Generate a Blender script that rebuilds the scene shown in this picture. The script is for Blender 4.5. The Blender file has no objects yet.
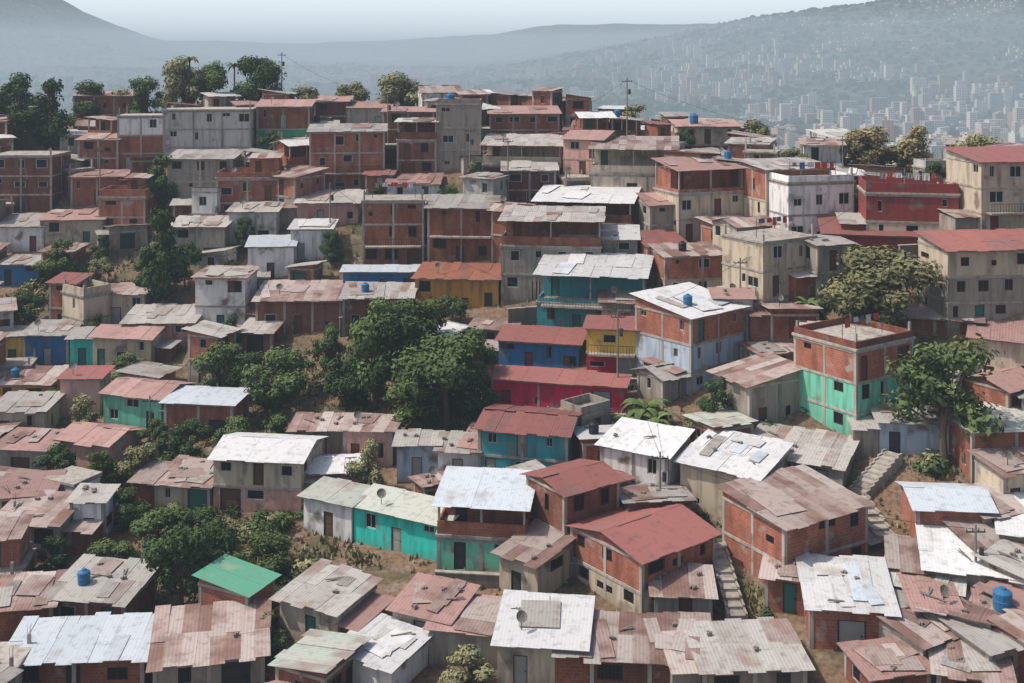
import bpy, math, random, numpy as np
from mathutils import Vector, Matrix
sc=bpy.context.scene; COL=sc.collection
# ---------------- terrain: spot heights, mostly from image coordinates at assumed distances (metres)
SPOT='''-32.4 72 -40.8;0 70 -39.7;30.6 68 -38.5;-37.8 84 -40.2;-15.3 82 -39.3;6.2 80 -38.3;34.2 76 -36.4;-44.1 98 -38.3;-17.7 95 -37.2;7 90 -35.2;22.3 88 -34.4;38.7 86 -33.6;
-53.1 118 -35.8;-20.9 112 -34;-6 110 -33.4;8.1 105 -31.8;25.3 100 -30.3;43.2 96 -29.1;-62.1 138 -29.7;-24.2 130 -28;-1.3 125 -26.9;19.5 118 -25.4;36.8 108 -23.3;46.8 104 -22.4;
-67.5 150 -23.1;-26.6 143 -22;-1.5 138 -21.2;21.5 130 -20;36.2 122 -18.8;50.4 112 -17.2;-74.2 165 -16.7;-29.8 160 -16.2;-1.6 152 -15.4;17.6 145 -14.7;-78.7 175 -13.1;-31.3 168 -12.6;-9 165 -12.3;
-81.9 182 -10.4;-49.4 180 -10.3;-17.5 178 -10.2;7 165 -10.2;25.1 152 -14.7;41 138 -15.8;56.2 125 -15.4;
-150 90 -40;-150 140 -31;-150 185 -14;150 80 -33;150 120 -17;-60 45 -43;0 45 -43;60 45 -42;-120 230 -30;-40 230 -30;30 215 -32;90 190 -32;140 170 -32;-120 290 -60;0 290 -62;120 290 -66'''
P=np.array([[float(q) for q in s.split()] for s in SPOT.replace('\n','').split(';')]); n=len(P)
def _k(a,b): return np.sqrt(((a[:,None,:]-b[None,:,:])**2).sum(-1)+9.0)
A=np.zeros((n+3,n+3)); A[:n,:n]=_k(P[:,:2],P[:,:2])+np.eye(n)*-1.0; A[:n,n]=1; A[:n,n+1:]=P[:,:2]; A[n,:n]=1; A[n+1:,:n]=P[:,:2].T
WT=np.linalg.solve(A,np.concatenate([P[:,2],[0,0,0]]))
def near(x,y):
    q=np.stack([x,y],-1); return _k(q,P[:,:2])@WT[:n]+WT[n]+q@WT[n+1:]
def ss(a,b,t):
    t=np.clip((t-a)/(b-a),0,1); return t*t*(3-2*t)
def wob(x,y,s): return (np.sin(x/s+1.3*np.sin(y/s*.7))+np.sin(y/s*1.3+2+1.1*np.sin(x/s*.6))+.5*np.sin((x+y)/s*2.3)+.3*np.sin((x-1.7*y)/s*4.1))/2.8
def far(x,y):
    z=np.interp(y,[0,250,300,600,1500,2500,3500,5000,9000],[-60,-60,-70,-112,-125,-88,-62,-30,-30])
    z=z+ss(-300,1400,x)*ss(1900,3500,y)*235*(1-.5*ss(3700,5200,y))+wob(x,y,260)*20*ss(1600,2600,y)
    z=z+420*np.exp(-((x+2450)/600)**2)*ss(3600,4900,y)*(1-ss(5200,6500,y))
    ridge=75+75*np.exp(-((x-100)/700)**2)+wob(x,y*0+5,330)*20
    z=z+ridge*ss(5200,6300,y)*ss(-2600,-1500,x)
    return z+wob(x,y,90)*7*ss(700,2000,y)
def T(x,y):
    x=np.atleast_1d(np.asarray(x,float)); y=np.atleast_1d(np.asarray(y,float))
    a=near(np.clip(x,-170,170),np.clip(y,30,300)); b=far(x,y)
    m=np.maximum(ss(225,300,y),ss(150,320,np.abs(x)))
    return a*(1-m)+b*m
def T1(x,y): return float(T(x,y)[0])
# ---------------- materials
def newmat(name):
    m=bpy.data.materials.new(name); m.use_nodes=True; nt=m.node_tree; nt.nodes.clear()
    o=nt.nodes.new('ShaderNodeOutputMaterial'); b=nt.nodes.new('ShaderNodeBsdfPrincipled'); nt.links.new(b.outputs[0],o.inputs[0])
    b.inputs['Roughness'].default_value=.9; b.inputs['Specular IOR Level'].default_value=.2
    return m,nt,b,o
def N(nt,t,**k):
    x=nt.nodes.new(t)
    for a,v in k.items(): setattr(x,a,v)
    return x
def mix(nt,fac,a,b,mode='MIX'):
    m=nt.nodes.new('ShaderNodeMix'); m.data_type='RGBA'; m.blend_type=mode
    for s,v in ((0,fac),(6,a),(7,b)):
        if hasattr(v,'links'): nt.links.new(v,m.inputs[s])
        elif isinstance(v,(int,float)): m.inputs[s].default_value=v
        else: m.inputs[s].default_value=(*v,1)
    return m.outputs[2]
def ramp(nt,src,p0,p1,c0=(0,0,0),c1=(1,1,1)):
    r=nt.nodes.new('ShaderNodeValToRGB'); e=r.color_ramp.elements
    e[0].position=p0;e[0].color=(*c0,1);e[1].position=p1;e[1].color=(*c1,1); nt.links.new(src,r.inputs[0]); return r.outputs[0]
def noise(nt,scale,sx=1,sy=1,sz=1,det=3,src='Object'):
    tc=N(nt,'ShaderNodeTexCoord'); mp=N(nt,'ShaderNodeMapping'); mp.inputs['Scale'].default_value=(sx,sy,sz)
    nt.links.new(tc.outputs[src],mp.inputs[0])
    oi=N(nt,'ShaderNodeObjectInfo'); ml=N(nt,'ShaderNodeMath',operation='MULTIPLY'); ml.inputs[1].default_value=80; nt.links.new(oi.outputs['Random'],ml.inputs[0])
    ad=N(nt,'ShaderNodeVectorMath',operation='ADD'); nt.links.new(mp.outputs[0],ad.inputs[0]); nt.links.new(ml.outputs[0],ad.inputs[1])
    t=N(nt,'ShaderNodeTexNoise'); t.inputs['Scale'].default_value=scale; t.inputs['Detail'].default_value=det
    nt.links.new(ad.outputs[0],t.inputs['Vector']); return t.outputs[0]
def vary(nt,col,amt=.25):
    oi=N(nt,'ShaderNodeObjectInfo'); mr=N(nt,'ShaderNodeMapRange'); mr.inputs[3].default_value=1-amt; mr.inputs[4].default_value=1+amt
    nt.links.new(oi.outputs['Random'],mr.inputs[0]); h=N(nt,'ShaderNodeHueSaturation'); nt.links.new(mr.outputs[0],h.inputs['Value']); nt.links.new(col,h.inputs['Color']); return h.outputs[0]
def paint(name,c):
    m,nt,b,o=newmat(name)
    st=noise(nt,1.3,1.5,1.5,.22,4); big=noise(nt,.6,det=4)
    g=tuple(x*.42+.03 for x in c)
    col=mix(nt,ramp(nt,st,.46,.74),c,g)
    col=mix(nt,ramp(nt,big,.58,.7),col,(.2,.16,.135))
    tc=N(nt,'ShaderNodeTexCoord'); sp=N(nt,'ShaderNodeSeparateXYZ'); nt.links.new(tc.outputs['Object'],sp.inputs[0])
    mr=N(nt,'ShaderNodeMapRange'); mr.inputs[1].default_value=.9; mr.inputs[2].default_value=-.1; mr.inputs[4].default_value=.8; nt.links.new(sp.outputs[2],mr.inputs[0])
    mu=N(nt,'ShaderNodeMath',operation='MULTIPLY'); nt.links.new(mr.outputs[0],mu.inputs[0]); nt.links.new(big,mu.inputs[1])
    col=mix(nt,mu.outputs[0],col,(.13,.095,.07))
    nt.links.new(vary(nt,col,.14),b.inputs['Base Color']); return m
def brick(name,c1,c2,mo):
    m,nt,b,o=newmat(name); tc=N(nt,'ShaderNodeTexCoord'); t=N(nt,'ShaderNodeTexBrick')
    t.inputs['Scale'].default_value=1; t.inputs['Brick Width'].default_value=.32; t.inputs['Row Height'].default_value=.21; t.inputs['Mortar Size'].default_value=.013
    t.inputs['Color1'].default_value=(*c1,1);t.inputs['Color2'].default_value=(*c2,1);t.inputs['Mortar'].default_value=(*mo,1)
    nt.links.new(tc.outputs['UV'],t.inputs[0])
    col=mix(nt,ramp(nt,noise(nt,.9,1.2,1.2,.35,4),.42,.75),t.outputs[0],tuple(x*.45 for x in c1))
    col=mix(nt,ramp(nt,noise(nt,.7,det=4),.62,.7),col,(.27,.22,.19))
    nt.links.new(vary(nt,col,.32),b.inputs['Base Color']); return m
def sheet(name,a,bc,rust,ra,soft=.2,wv=.18):
    m,nt,b,o=newmat(name)
    at=N(nt,'ShaderNodeAttribute'); at.attribute_name='tint'
    base=mix(nt,at.outputs['Fac'],a,bc)
    n1=noise(nt,.45,1,1,1,det=5); ad=N(nt,'ShaderNodeMath',operation='ADD'); ml=N(nt,'ShaderNodeMath',operation='MULTIPLY_ADD'); ml.inputs[1].default_value=.3; ml.inputs[2].default_value=-.15
    nt.links.new(at.outputs['Fac'],ml.inputs[0]); nt.links.new(n1,ad.inputs[0]); nt.links.new(ml.outputs[0],ad.inputs[1])
    col=mix(nt,ramp(nt,ad.outputs[0],ra,ra+soft),base,rust)
    col=mix(nt,ramp(nt,noise(nt,2.0,det=3),.52,.95),col,tuple(x*.6 for x in rust))
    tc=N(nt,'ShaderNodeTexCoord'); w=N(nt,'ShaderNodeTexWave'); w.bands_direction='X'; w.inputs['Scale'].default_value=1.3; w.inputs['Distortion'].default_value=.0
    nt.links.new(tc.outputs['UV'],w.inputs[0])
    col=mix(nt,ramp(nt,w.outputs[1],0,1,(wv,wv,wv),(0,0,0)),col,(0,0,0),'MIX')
    nt.links.new(vary(nt,col,.18),b.inputs['Base Color']); b.inputs['Roughness'].default_value=.6; return m
def plain(name,c,r=.8,metal=0):
    m,nt,b,o=newmat(name); b.inputs['Base Color'].default_value=(*c,1); b.inputs['Roughness'].default_value=r; b.inputs['Metallic'].default_value=metal; return m
MW={'b':brick('red_brick',(.34,.12,.075),(.25,.083,.055),(.29,.2,.16)),'B':brick('dark_brick',(.22,.08,.058),(.15,.06,.048),(.17,.13,.105)),
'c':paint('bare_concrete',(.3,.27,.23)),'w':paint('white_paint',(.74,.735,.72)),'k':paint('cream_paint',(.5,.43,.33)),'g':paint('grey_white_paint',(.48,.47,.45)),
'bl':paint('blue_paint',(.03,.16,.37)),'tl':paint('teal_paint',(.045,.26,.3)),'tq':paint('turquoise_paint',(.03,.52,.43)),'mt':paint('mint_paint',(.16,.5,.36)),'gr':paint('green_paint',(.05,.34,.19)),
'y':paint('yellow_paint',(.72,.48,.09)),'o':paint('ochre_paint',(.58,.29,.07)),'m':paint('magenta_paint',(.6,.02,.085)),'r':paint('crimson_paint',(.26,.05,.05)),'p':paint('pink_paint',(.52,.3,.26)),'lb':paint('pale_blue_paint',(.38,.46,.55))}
WN={'b':'red brick','B':'dark red brick','c':'grey concrete','w':'white','k':'cream','g':'pale grey','bl':'blue','tl':'teal','tq':'turquoise','mt':'mint green','gr':'green','y':'yellow','o':'ochre yellow','m':'magenta','r':'crimson','p':'pink','lb':'pale blue'}
RU=(.25,.165,.14)
MR={'W':sheet('white_zinc',(.6,.605,.61),(.53,.535,.55),(.4,.37,.34),.66,.2,.08),'Z':sheet('grey_zinc',(.42,.405,.38),(.31,.295,.28),RU,.58),'R':sheet('rusted_zinc',(.44,.385,.36),(.3,.2,.175),(.2,.12,.1),.5,.2),
'D':sheet('red_sheet',(.31,.125,.11),(.27,.105,.095),(.21,.13,.12),.56),'P':sheet('pink_sheet',(.4,.25,.225),(.33,.2,.18),(.26,.165,.145),.56),'O':sheet('orange_sheet',(.36,.145,.095),(.3,.12,.08),(.2,.11,.085),.55),
'G':sheet('green_sheet',(.09,.33,.22),(.11,.28,.2),(.3,.32,.25),.6),'U':sheet('bluish_zinc',(.52,.57,.62),(.46,.51,.56),(.37,.37,.37),.62,.2,.08),'M':sheet('mint_zinc',(.52,.5,.45),(.44,.52,.46),(.36,.29,.26),.55)}
RN={'W':'white zinc roof','Z':'grey corrugated roof','R':'rusty patched roof','D':'dark red roof','P':'faded pink roof','O':'orange roof','G':'bright green roof','U':'bluish zinc roof','M':'mint-stained roof','F':'flat parapet roof','f':'flat concrete roof'}
MCONC=paint('slab_concrete',(.37,.34,.305)); MPL=paint('plinth_concrete',(.23,.195,.16)); MSTEP=paint('stair_concrete',(.36,.33,.29))
MDARK,nt,b_,o_=newmat('window_glass'); b_.inputs['Base Color'].default_value=(.015,.018,.02,1); b_.inputs['Roughness'].default_value=.3
MFW=plain('white_frame',(.42,.42,.4)); MFB=plain('brown_wood',(.11,.06,.04)); MMET=plain('dark_metal',(.04,.04,.045),.5)
MBT=plain('blue_tank_plastic',(.03,.14,.3),.5); MBK=plain('black_tank_plastic',(.02,.02,.022),.4); MROCK=plain('stone_block',(.2,.18,.16)); MPOLE=plain('pole_concrete',(.2,.185,.165))
MDG=plain('green_door_paint',(.04,.14,.11)); MDR=plain('red_door_paint',(.15,.05,.04)); MDW=plain('pale_door_paint',(.3,.3,.28))
MCL=[plain('red_cloth',(.42,.06,.05)),plain('white_cloth',(.5,.5,.5)),plain('blue_cloth',(.08,.13,.26)),plain('grey_cloth',(.25,.22,.2))]
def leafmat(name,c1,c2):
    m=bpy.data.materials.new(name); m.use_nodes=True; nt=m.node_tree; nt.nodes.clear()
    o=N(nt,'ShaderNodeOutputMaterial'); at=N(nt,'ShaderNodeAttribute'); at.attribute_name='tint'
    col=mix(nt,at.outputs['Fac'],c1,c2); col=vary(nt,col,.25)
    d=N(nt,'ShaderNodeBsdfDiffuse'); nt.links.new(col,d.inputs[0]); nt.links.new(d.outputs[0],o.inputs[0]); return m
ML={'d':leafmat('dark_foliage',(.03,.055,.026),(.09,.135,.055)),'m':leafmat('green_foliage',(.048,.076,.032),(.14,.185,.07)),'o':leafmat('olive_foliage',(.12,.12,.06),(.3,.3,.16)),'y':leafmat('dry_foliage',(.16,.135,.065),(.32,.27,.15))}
MBARK=plain('bark',(.1,.075,.055))
# ---------------- mesh builder
class MB:
    def __init__(s): s.v=[];s.f=[];s.m=[];s.t=[];s.uv=[]
    def poly(s,pts,mat=0,tint=.5,uv=None):
        i=len(s.v); s.v+= [tuple(p) for p in pts]; s.f.append(tuple(range(i,i+len(pts)))); s.m.append(mat); s.t.append(tint)
        s.uv+= uv if uv else [(p[0]+p[1],p[2]) for p in pts]
    def box(s,c,z,mat=0,tint=.5,rot=0):
        hx,hy,hz=z[0]/2,z[1]/2,z[2]/2; cr,sr=math.cos(rot),math.sin(rot)
        def p(a,b,d): return (c[0]+a*hx*cr-b*hy*sr,c[1]+a*hx*sr+b*hy*cr,c[2]+d*hz)
        for q in (((-1,-1,-1),(1,-1,-1),(1,-1,1),(-1,-1,1)),((1,-1,-1),(1,1,-1),(1,1,1),(1,-1,1)),((1,1,-1),(-1,1,-1),(-1,1,1),(1,1,1)),((-1,1,-1),(-1,-1,-1),(-1,-1,1),(-1,1,1)),((-1,-1,1),(1,-1,1),(1,1,1),(-1,1,1)),((-1,1,-1),(1,1,-1),(1,-1,-1),(-1,-1,-1))):
            s.poly([p(*k) for k in q],mat,tint)
    def cyl(s,p0,p1,r0,r1,seg=8,mat=0,cap=True):
        p0=Vector(p0);p1=Vector(p1);a=(p1-p0).normalized(); u=a.orthogonal().normalized(); w=a.cross(u)
        A=[p0+(u*math.cos(k*6.2832/seg)+w*math.sin(k*6.2832/seg))*r0 for k in range(seg)];B=[p1+(u*math.cos(k*6.2832/seg)+w*math.sin(k*6.2832/seg))*r1 for k in range(seg)]
        for k in range(seg): s.poly([A[k],A[(k+1)%seg],B[(k+1)%seg],B[k]],mat)
        if cap: s.poly(B,mat); s.poly(A[::-1],mat)
    def mesh(s,name,mats):
        me=bpy.data.meshes.new(name); me.from_pydata(s.v,[],s.f)
        for m in mats: me.materials.append(m)
        me.polygons.foreach_set('material_index',s.m)
        uv=me.uv_layers.new(name='UVMap'); uv.data.foreach_set('uv',np.array(s.uv,float).ravel())
        at=me.attributes.new('tint','FLOAT','FACE'); at.data.foreach_set('value',s.t); me.update(); return me
def ob(name,me,parent=None,loc=(0,0,0),rz=0,scale=(1,1,1)):
    o=bpy.data.objects.new(name,me); COL.objects.link(o)
    if parent is not None: o.parent=parent
    o.location=loc; o.rotation_euler=(0,0,rz); o.scale=scale; return o
def top(o,label,cat,group=None):
    o['label']=label; o['category']=cat
    if group: o['group']=group
# ---------------- unit parts
def winmesh(fm,kind):
    mb=MB(); t=.07
    mb.box((0,0,.5-t/2),(1,.1,t),0); mb.box((0,0,-.5+t/2),(1,.1,t),0); mb.box((-.5+t/2,0,0),(t,.1,1-2*t),0); mb.box((.5-t/2,0,0),(t,.1,1-2*t),0)
    mb.poly([(-.43,.03,-.43),(.43,.03,-.43),(.43,.03,.43),(-.43,.03,.43)],1)
    if kind==0: mb.box((0,0,0),(.045,.06,.86),0)
    if kind==1:
        for k in range(6): mb.box((-.36+k*.144,-.03,0),(.025,.03,.86),2)
        mb.box((0,-.035,0),(.86,.03,.03),2)
    if kind==2:
        mb.box((-.22,-.0,0),(.4,.05,.86),0); 
    return mb.mesh('window_mesh',[fm,MDARK,MMET])
WIN=[winmesh(MFW,0),winmesh(MFW,1),winmesh(MFB,0),winmesh(MMET,1),winmesh(MFB,2),winmesh(MMET,0)]
def doormesh(dm):
    mb=MB(); mb.box((-.47,0,0),(.06,.12,1),1); mb.box((.47,0,0),(.06,.12,1),1); mb.box((0,0,.48),(.88,.12,.04),1); mb.box((0,.02,-.01),(.88,.04,.94),0)
    mb.box((0,-.01,.2),(.6,.03,.3),0); mb.box((0,-.01,-.22),(.6,.03,.3),0); mb.box((.34,-.03,0),(.06,.05,.03),2)
    return mb.mesh('door_mesh',[dm,MMET,MDARK])
DOOR=[doormesh(m) for m in (MDG,MDR,MDW,MFB,MMET)]
def facade(mb,st,D,Nn,L,z0,z1,holes,mat):
    def p(a,b,e=0): return (st[0]+D[0]*a-Nn[0]*e,st[1]+D[1]*a-Nn[1]*e,b)
    xs=sorted({0,L,*[h[0] for h in holes],*[h[1] for h in holes]}); zs=sorted({z0,z1,*[h[2] for h in holes],*[h[3] for h in holes]})
    for i in range(len(xs)-1):
        for j in range(len(zs)-1):
            a,b=(xs[i]+xs[i+1])/2,(zs[j]+zs[j+1])/2
            if any(h[0]<a<h[1] and h[2]<b<h[3] for h in holes): continue
            q=[(xs[i],zs[j]),(xs[i+1],zs[j]),(xs[i+1],zs[j+1]),(xs[i],zs[j+1])]
            mb.poly([p(*k) for k in q],mat,uv=q)
    for h in holes:
        a0,a1,b0,b1=h[:4]; e=.2
        for (s,t) in (((a0,b0),(a1,b0)),((a1,b0),(a1,b1)),((a1,b1),(a0,b1)),((a0,b1),(a0,b0))):
            mb.poly([p(*s),p(*t),p(*t,e),p(*s,e)],mat)
def sheets(mb,P0,U,V,Wd,Ln,r,patch):
    U=Vector(U);V=Vector(V);P0=Vector(P0);n_=U.cross(V).normalized()
    if n_.z<0: n_=-n_
    nu=max(2,round(Wd/(.95 if patch else 1.5))); nv=max(1,round(Ln/(3.0 if patch else 5.5))); du=Wd/nu; dv=Ln/nv
    J=1 if patch else .4
    for i in range(nu):
        for j in range(nv):
            a0,a1=i*du-.04,(i+1)*du+.04; b0=j*dv-(r.uniform(0,.4)*J if j==0 else .12+r.uniform(0,.7)*J); b1=(j+1)*dv+(r.uniform(-.05,.4)*J if j==nv-1 else .12)
            sk=r.uniform(-.1,.1)*J; k=n_*(r.uniform(.01,.06)*J+.015*((i+j)%2)); th=n_*.025
            q=[P0+U*(a0)+V*b0+k,P0+U*(a1)+V*b0+k,P0+U*(a1+sk)+V*b1+k,P0+U*(a0+sk)+V*b1+k]
            t=r.random() if patch or r.random()<.15 else r.uniform(.35,.65); uo=[(a0,b0),(a1,b0),(a1,b1),(a0,b1)]
            if U.cross(V).z<0: q=q[::-1]; uo=uo[::-1]
            tp=[x+th for x in q]; mb.poly(tp,0,t,uo); mb.poly(q[::-1],0,t,uo)
            for e in range(4): mb.poly([q[e],q[(e+1)%4],tp[(e+1)%4],tp[e]],0,t)
FW={1:'single-storey',2:'two-storey',3:'three-storey',4:'four-storey',5:'five-storey'}
HOUSES=[]; VIS=[]
def tank(x,y,z,s=1,black=False):
    mb=MB(); pr=[(0,.5),(.12,.52),(.5,.53),(.55,.56),(.6,.53),(1.0,.54),(1.05,.5),(1.2,.22),(1.28,.2),(1.3,.0)]
    for (a,ra),(b,rb) in zip(pr[:-1],pr[1:]): mb.cyl((0,0,a),(0,0,b),ra,max(rb,.01),14,0,False)
    me=mb.mesh('tank_mesh',[MBK if black else MBT])
    t=ob('water_tank',me,None,(x,y,z),0,(s,s,s)); top(t,('black' if black else 'blue')+' plastic water tank standing on a house roof','water tank','rooftop water tanks')
def dish(x,y,z):
    mb=MB(); mb.cyl((0,0,0),(0,0,.7),.03,.03,6,0)
    c=Vector((0,-.1,.85)); ax=Vector((.3,-.7,.55)).normalized(); u=ax.orthogonal().normalized(); w=ax.cross(u)
    for ra,rb,da,db in ((.02,.25,0,.03),(.25,.38,.03,.1)):
        for k in range(12):
            a,b=k*math.pi/6,(k+1)*math.pi/6
            f=lambda r_,t_,d_:c+(u*math.cos(t_)+w*math.sin(t_))*r_+ax*d_
            mb.poly([f(ra,a,da),f(ra,b,da),f(rb,b,db),f(rb,a,db)],1)
    mb.cyl(c,c+ax*.4,.015,.015,5,0)
    o=ob('satellite_dish',mb.mesh('dish_mesh',[MMET,MPOLE]),None,(x,y,z)); top(o,'small grey satellite dish on a metal mast on a roof','satellite dish','rooftop satellite dishes')
def clothesline(x,y,z,L,rz,r):
    E=ob('clothesline',None,None,(x,y,z),rz); top(E,'rooftop clothesline with hanging garments','clothesline','rooftop clotheslines')
    m=MB(); m.cyl((-L/2,0,0),(-L/2,0,1.9),.03,.03,6); m.cyl((L/2,0,0),(L/2,0,1.9),.03,.03,6); m.cyl((-L/2,0,1.85),(L/2,0,1.85),.012,.012,4,0,False); ob('line_posts',m.mesh('line_mesh',[MMET]),E)
    t=-L/2+.3
    while t<L/2-.5:
        wd=r.uniform(.35,.8); hh=r.uniform(.4,.8); g=MB(); k=5
        for i in range(k):
            a0,a1=t+wd*i/k,t+wd*(i+1)/k; o0,o1=.05*math.sin(i*2.1),.05*math.sin((i+1)*2.1)
            g.poly([(a0,-.02+o0,1.84-hh),(a1,-.02+o1,1.84-hh*r.uniform(.95,1)),(a1,0,1.85),(a0,0,1.85)])
        ob('garment',g.mesh('garment_mesh',[MCL[r.choice([0,0,1,2,3])]]),E); t+=wd+r.uniform(.05,.5)
def build_house(x,y,z,w,d,h,rot,wall,roof,form,flags,seed):
    r=random.Random(seed); n=max(1,round(h/2.75)); fh=h/n
    wl=wall.split('/'); up=wl[0]; low=wl[-1]
    E=ob('house',None,None,(x,y,z),math.radians(rot)); E.empty_display_size=1
    lab=f"{FW.get(n,'tall')} {WN[up]} house"+(f", {WN[low]} below, {RN[roof]}" if low!=up and n>1 else f" with {RN[roof]} on hillside")
    top(E,lab,'house','houses on the hillside')
    opn='T' in flags and n>=2; nw=n-1 if opn else n
    mb=MB(); hw,hd=w/2,d/2
    sides=[((-hw,-hd),(1,0),(0,-1),w,0),((-hw,hd),(0,-1),(-1,0),d,-math.pi/2),((hw,-hd),(0,1),(1,0),d,math.pi/2),((hw,hd),(-1,0),(0,1),w,math.pi)]
    wk=r.choice([0,1,1,3,5,5] if up in 'bBc' else [0,0,1,2,4]); dk=r.randrange(5)
    for si,(st,D,Nn,L,ang) in enumerate(sides):
        facade(mb,st,D,Nn,L,-3,0,[],2)
        for i in range(nw):
            z0,z1=i*fh,(i+1)*fh; holes=[]
            if si<3 and fh>1.9:
                bays=max(1,int(L/r.uniform(1.9,2.9))); bw=L/bays; db=r.randrange(bays) if (si==0) and (i==0 or r.random()<.3) else -1
                for k in range(bays):
                    c=(k+.5)*bw+r.uniform(-.25,.25)
                    if k==db:
                        dh=min(2.05,fh-.35); dw=.9 if r.random()<.75 or i else 1.8
                        if dw>bw-.55: dw=.8
                        holes.append((c-dw/2,c+dw/2,z0+.02,z0+.02+dh,1))
                    elif r.random()<(.78 if si==0 else .5):
                        ww=min(r.choice([.5,.8,1.0,1.3,1.6]),bw-.65); wh=min(r.choice([.5,.8,1,1.2,1.3]),fh-1.3)
                        sl=fh-.35-wh if r.random()<.5 else .9
                        if ww>.35 and wh>.35: holes.append((c-ww/2,c+ww/2,z0+sl,z0+sl+wh,0))
            facade(mb,st,D,Nn,L,z0,z1,holes,1 if n>1 and i<n/2 else 0)
            for a0,a1,b0,b1,isd in holes:
                c=(a0+a1)/2; px=st[0]+D[0]*c-Nn[0]*.1; py=st[1]+D[1]*c-Nn[1]*.1
                ob('door' if isd else 'window',DOOR[dk] if isd else WIN[wk],E,(px,py,(b0+b1)/2),ang,(a1-a0,1,b1-b0))
    tl=math.tan(math.radians(r.uniform(3,9) if form in 'sklr' else r.uniform(11,16)))
    rf=roof not in 'Ff'
    def rz(px,py):
        if not rf: return h+.2
        return h+{'s':(py+hd)*tl,'k':(hd-py)*tl,'l':(px+hw)*tl,'r':(hw-px)*tl,'g':(hd-abs(py))*tl,'h':(hw-abs(px))*tl}[form]
    if rf and not opn:
        for (st,D,Nn,L,ang) in sides:
            e=(st[0]+D[0]*L,st[1]+D[1]*L); mdl=((st[0]+e[0])/2,(st[1]+e[1])/2)
            pts=[(st[0],st[1],h),(e[0],e[1],h)]
            for q in (e,mdl,st):
                if rz(*q)>h+.02: pts.append((q[0],q[1],rz(*q)))
            if len(pts)>2: mb.poly(pts,0)
    if opn:
        zz=nw*fh; t=.15; ph=r.choice([.35,.95,1.0])
        for c,s in (((0,-hd+t/2),(w,t)),((0,hd-t/2),(w,t)),((-hw+t/2,0),(t,d-2*t)),((hw-t/2,0),(t,d-2*t))):
            mb.box((c[0],c[1],zz+.2+ph/2),(s[0],s[1],ph),0)
        yb=-hd+d*.4
        facade(mb,(-hw+.2,yb),(1,0),(0,-1),w-.4,zz+.1,h,[(.8,1.7,zz+.25,h-.4,1)],0)
        facade(mb,(hw-.2,yb),(0,1),(1,0),hd-.2-yb,zz+.1,h,[],0); facade(mb,(-hw+.2,hd-.2),(0,-1),(-1,0),hd-.2-yb,zz+.1,h,[],0)
        ob('door',DOOR[dk],E,(-hw+1.45,yb+.1,(zz+.25+h-.4)/2),0,(.9,1,h-.65-zz))
    ob('wall',mb.mesh('wall_mesh',[MW[up],MW[low],MPL]),E)
    fr=MB()
    for i in range(1,n+1):
        if i==n and opn: break
        fr.box((0,0,i*fh-.11),(w+.12,d+.12,.2))
    if opn: fr.box((0,0,nw*fh+.1),(w+.3,d+.3,.2))
    if up in 'bBc' or r.random()<.3:
        nx=max(1,round(w/3.6)); ny=max(1,round(d/3.6)); hh=(nw*fh)
        for a in range(nx+1):
            for b in range(ny+1):
                if a in(0,nx) or b in(0,ny):
                    fr.box((-hw+.1+a*(w-.2)/nx,-hd+.1+b*(d-.2)/ny,hh/2-1.5),(.26,.26,hh+2.95))
    if opn:
        for a in (-hw+.12,0,hw-.12):
            for b in (-hd+.12,hd-.12): fr.box((a,b,(nw*fh+.2+rz(a,b))/2),(.16,.16,rz(a,b)-nw*fh-.2))
    ob('concrete_frame',fr.mesh('frame_mesh',[MCONC]),E)
    if 'b' in flags and n>=2:
        bb=MB(); zz=fh; bb.box((0,-hd-.55,zz-.08),(w*.9,1.0,.16),0)
        bb.box((0,-hd-1.0,zz+.9),(w*.9,.05,.05),1)
        k=0
        while k*.3<w*.9: bb.box((-w*.45+.03+k*.3,-hd-1.0,zz+.44),(.03,.03,.88),1); k+=1
        ob('balcony',bb.mesh('balcony_mesh',[MCONC,r.choice([MMET,MFB,MDR])]),E)
    rb=MB(); o_=.35
    if not rf:
        rb.box((0,0,h+.1),(w+.3,d+.3,.2))
        ob('roof',rb.mesh('roof_mesh',[MCONC]),E)
        if roof=='F':
            pb=MB(); ph=r.uniform(.5,1.0); t=.14
            for c,s in (((0,-hd+t/2),(w,t)),((0,hd-t/2),(w,t)),((-hw+t/2,0),(t,d-2*t)),((hw-t/2,0),(t,d-2*t))): pb.box((c[0],c[1],h+.2+ph/2),(s[0],s[1],ph),0)
            ob('parapet',pb.mesh('parapet_mesh',[MW[up]]),E)
        if r.random()<.6:
            for a in (-hw+.2,hw-.2):
                for b in (-hd+.2,hd-.2):
                    sb=MB(); hh=r.uniform(.6,1.3); sb.box((a,b,h+.2+hh/2),(.2,.2,hh),0)
                    for e,f_ in ((-.06,-.06),(.06,.06),(.06,-.06)): sb.cyl((a+e,b+f_,h+.15+hh),(a+e*1.6,b+f_*1.5,h+.2+hh+.6),.012,.012,4,1)
                    ob('column_stub',sb.mesh('stub_mesh',[MCONC,MMET]),E)
    else:
        W2,D2=w+2*o_,d+2*o_; c=1/math.sqrt(1+tl*tl); s=tl*c; pt=(roof in 'RZM' or r.random()<.3) and 'L' not in flags
        if form=='s': sheets(rb,(-hw-o_,-hd-o_,h-o_*tl+.02),(1,0,0),(0,c,s),W2,D2/c,r,pt)
        if form=='k': sheets(rb,(hw+o_,hd+o_,h-o_*tl+.02),(-1,0,0),(0,-c,s),W2,D2/c,r,pt)
        if form=='l': sheets(rb,(-hw-o_,hd+o_,h-o_*tl+.02),(0,-1,0),(c,0,s),D2,W2/c,r,pt)
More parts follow.
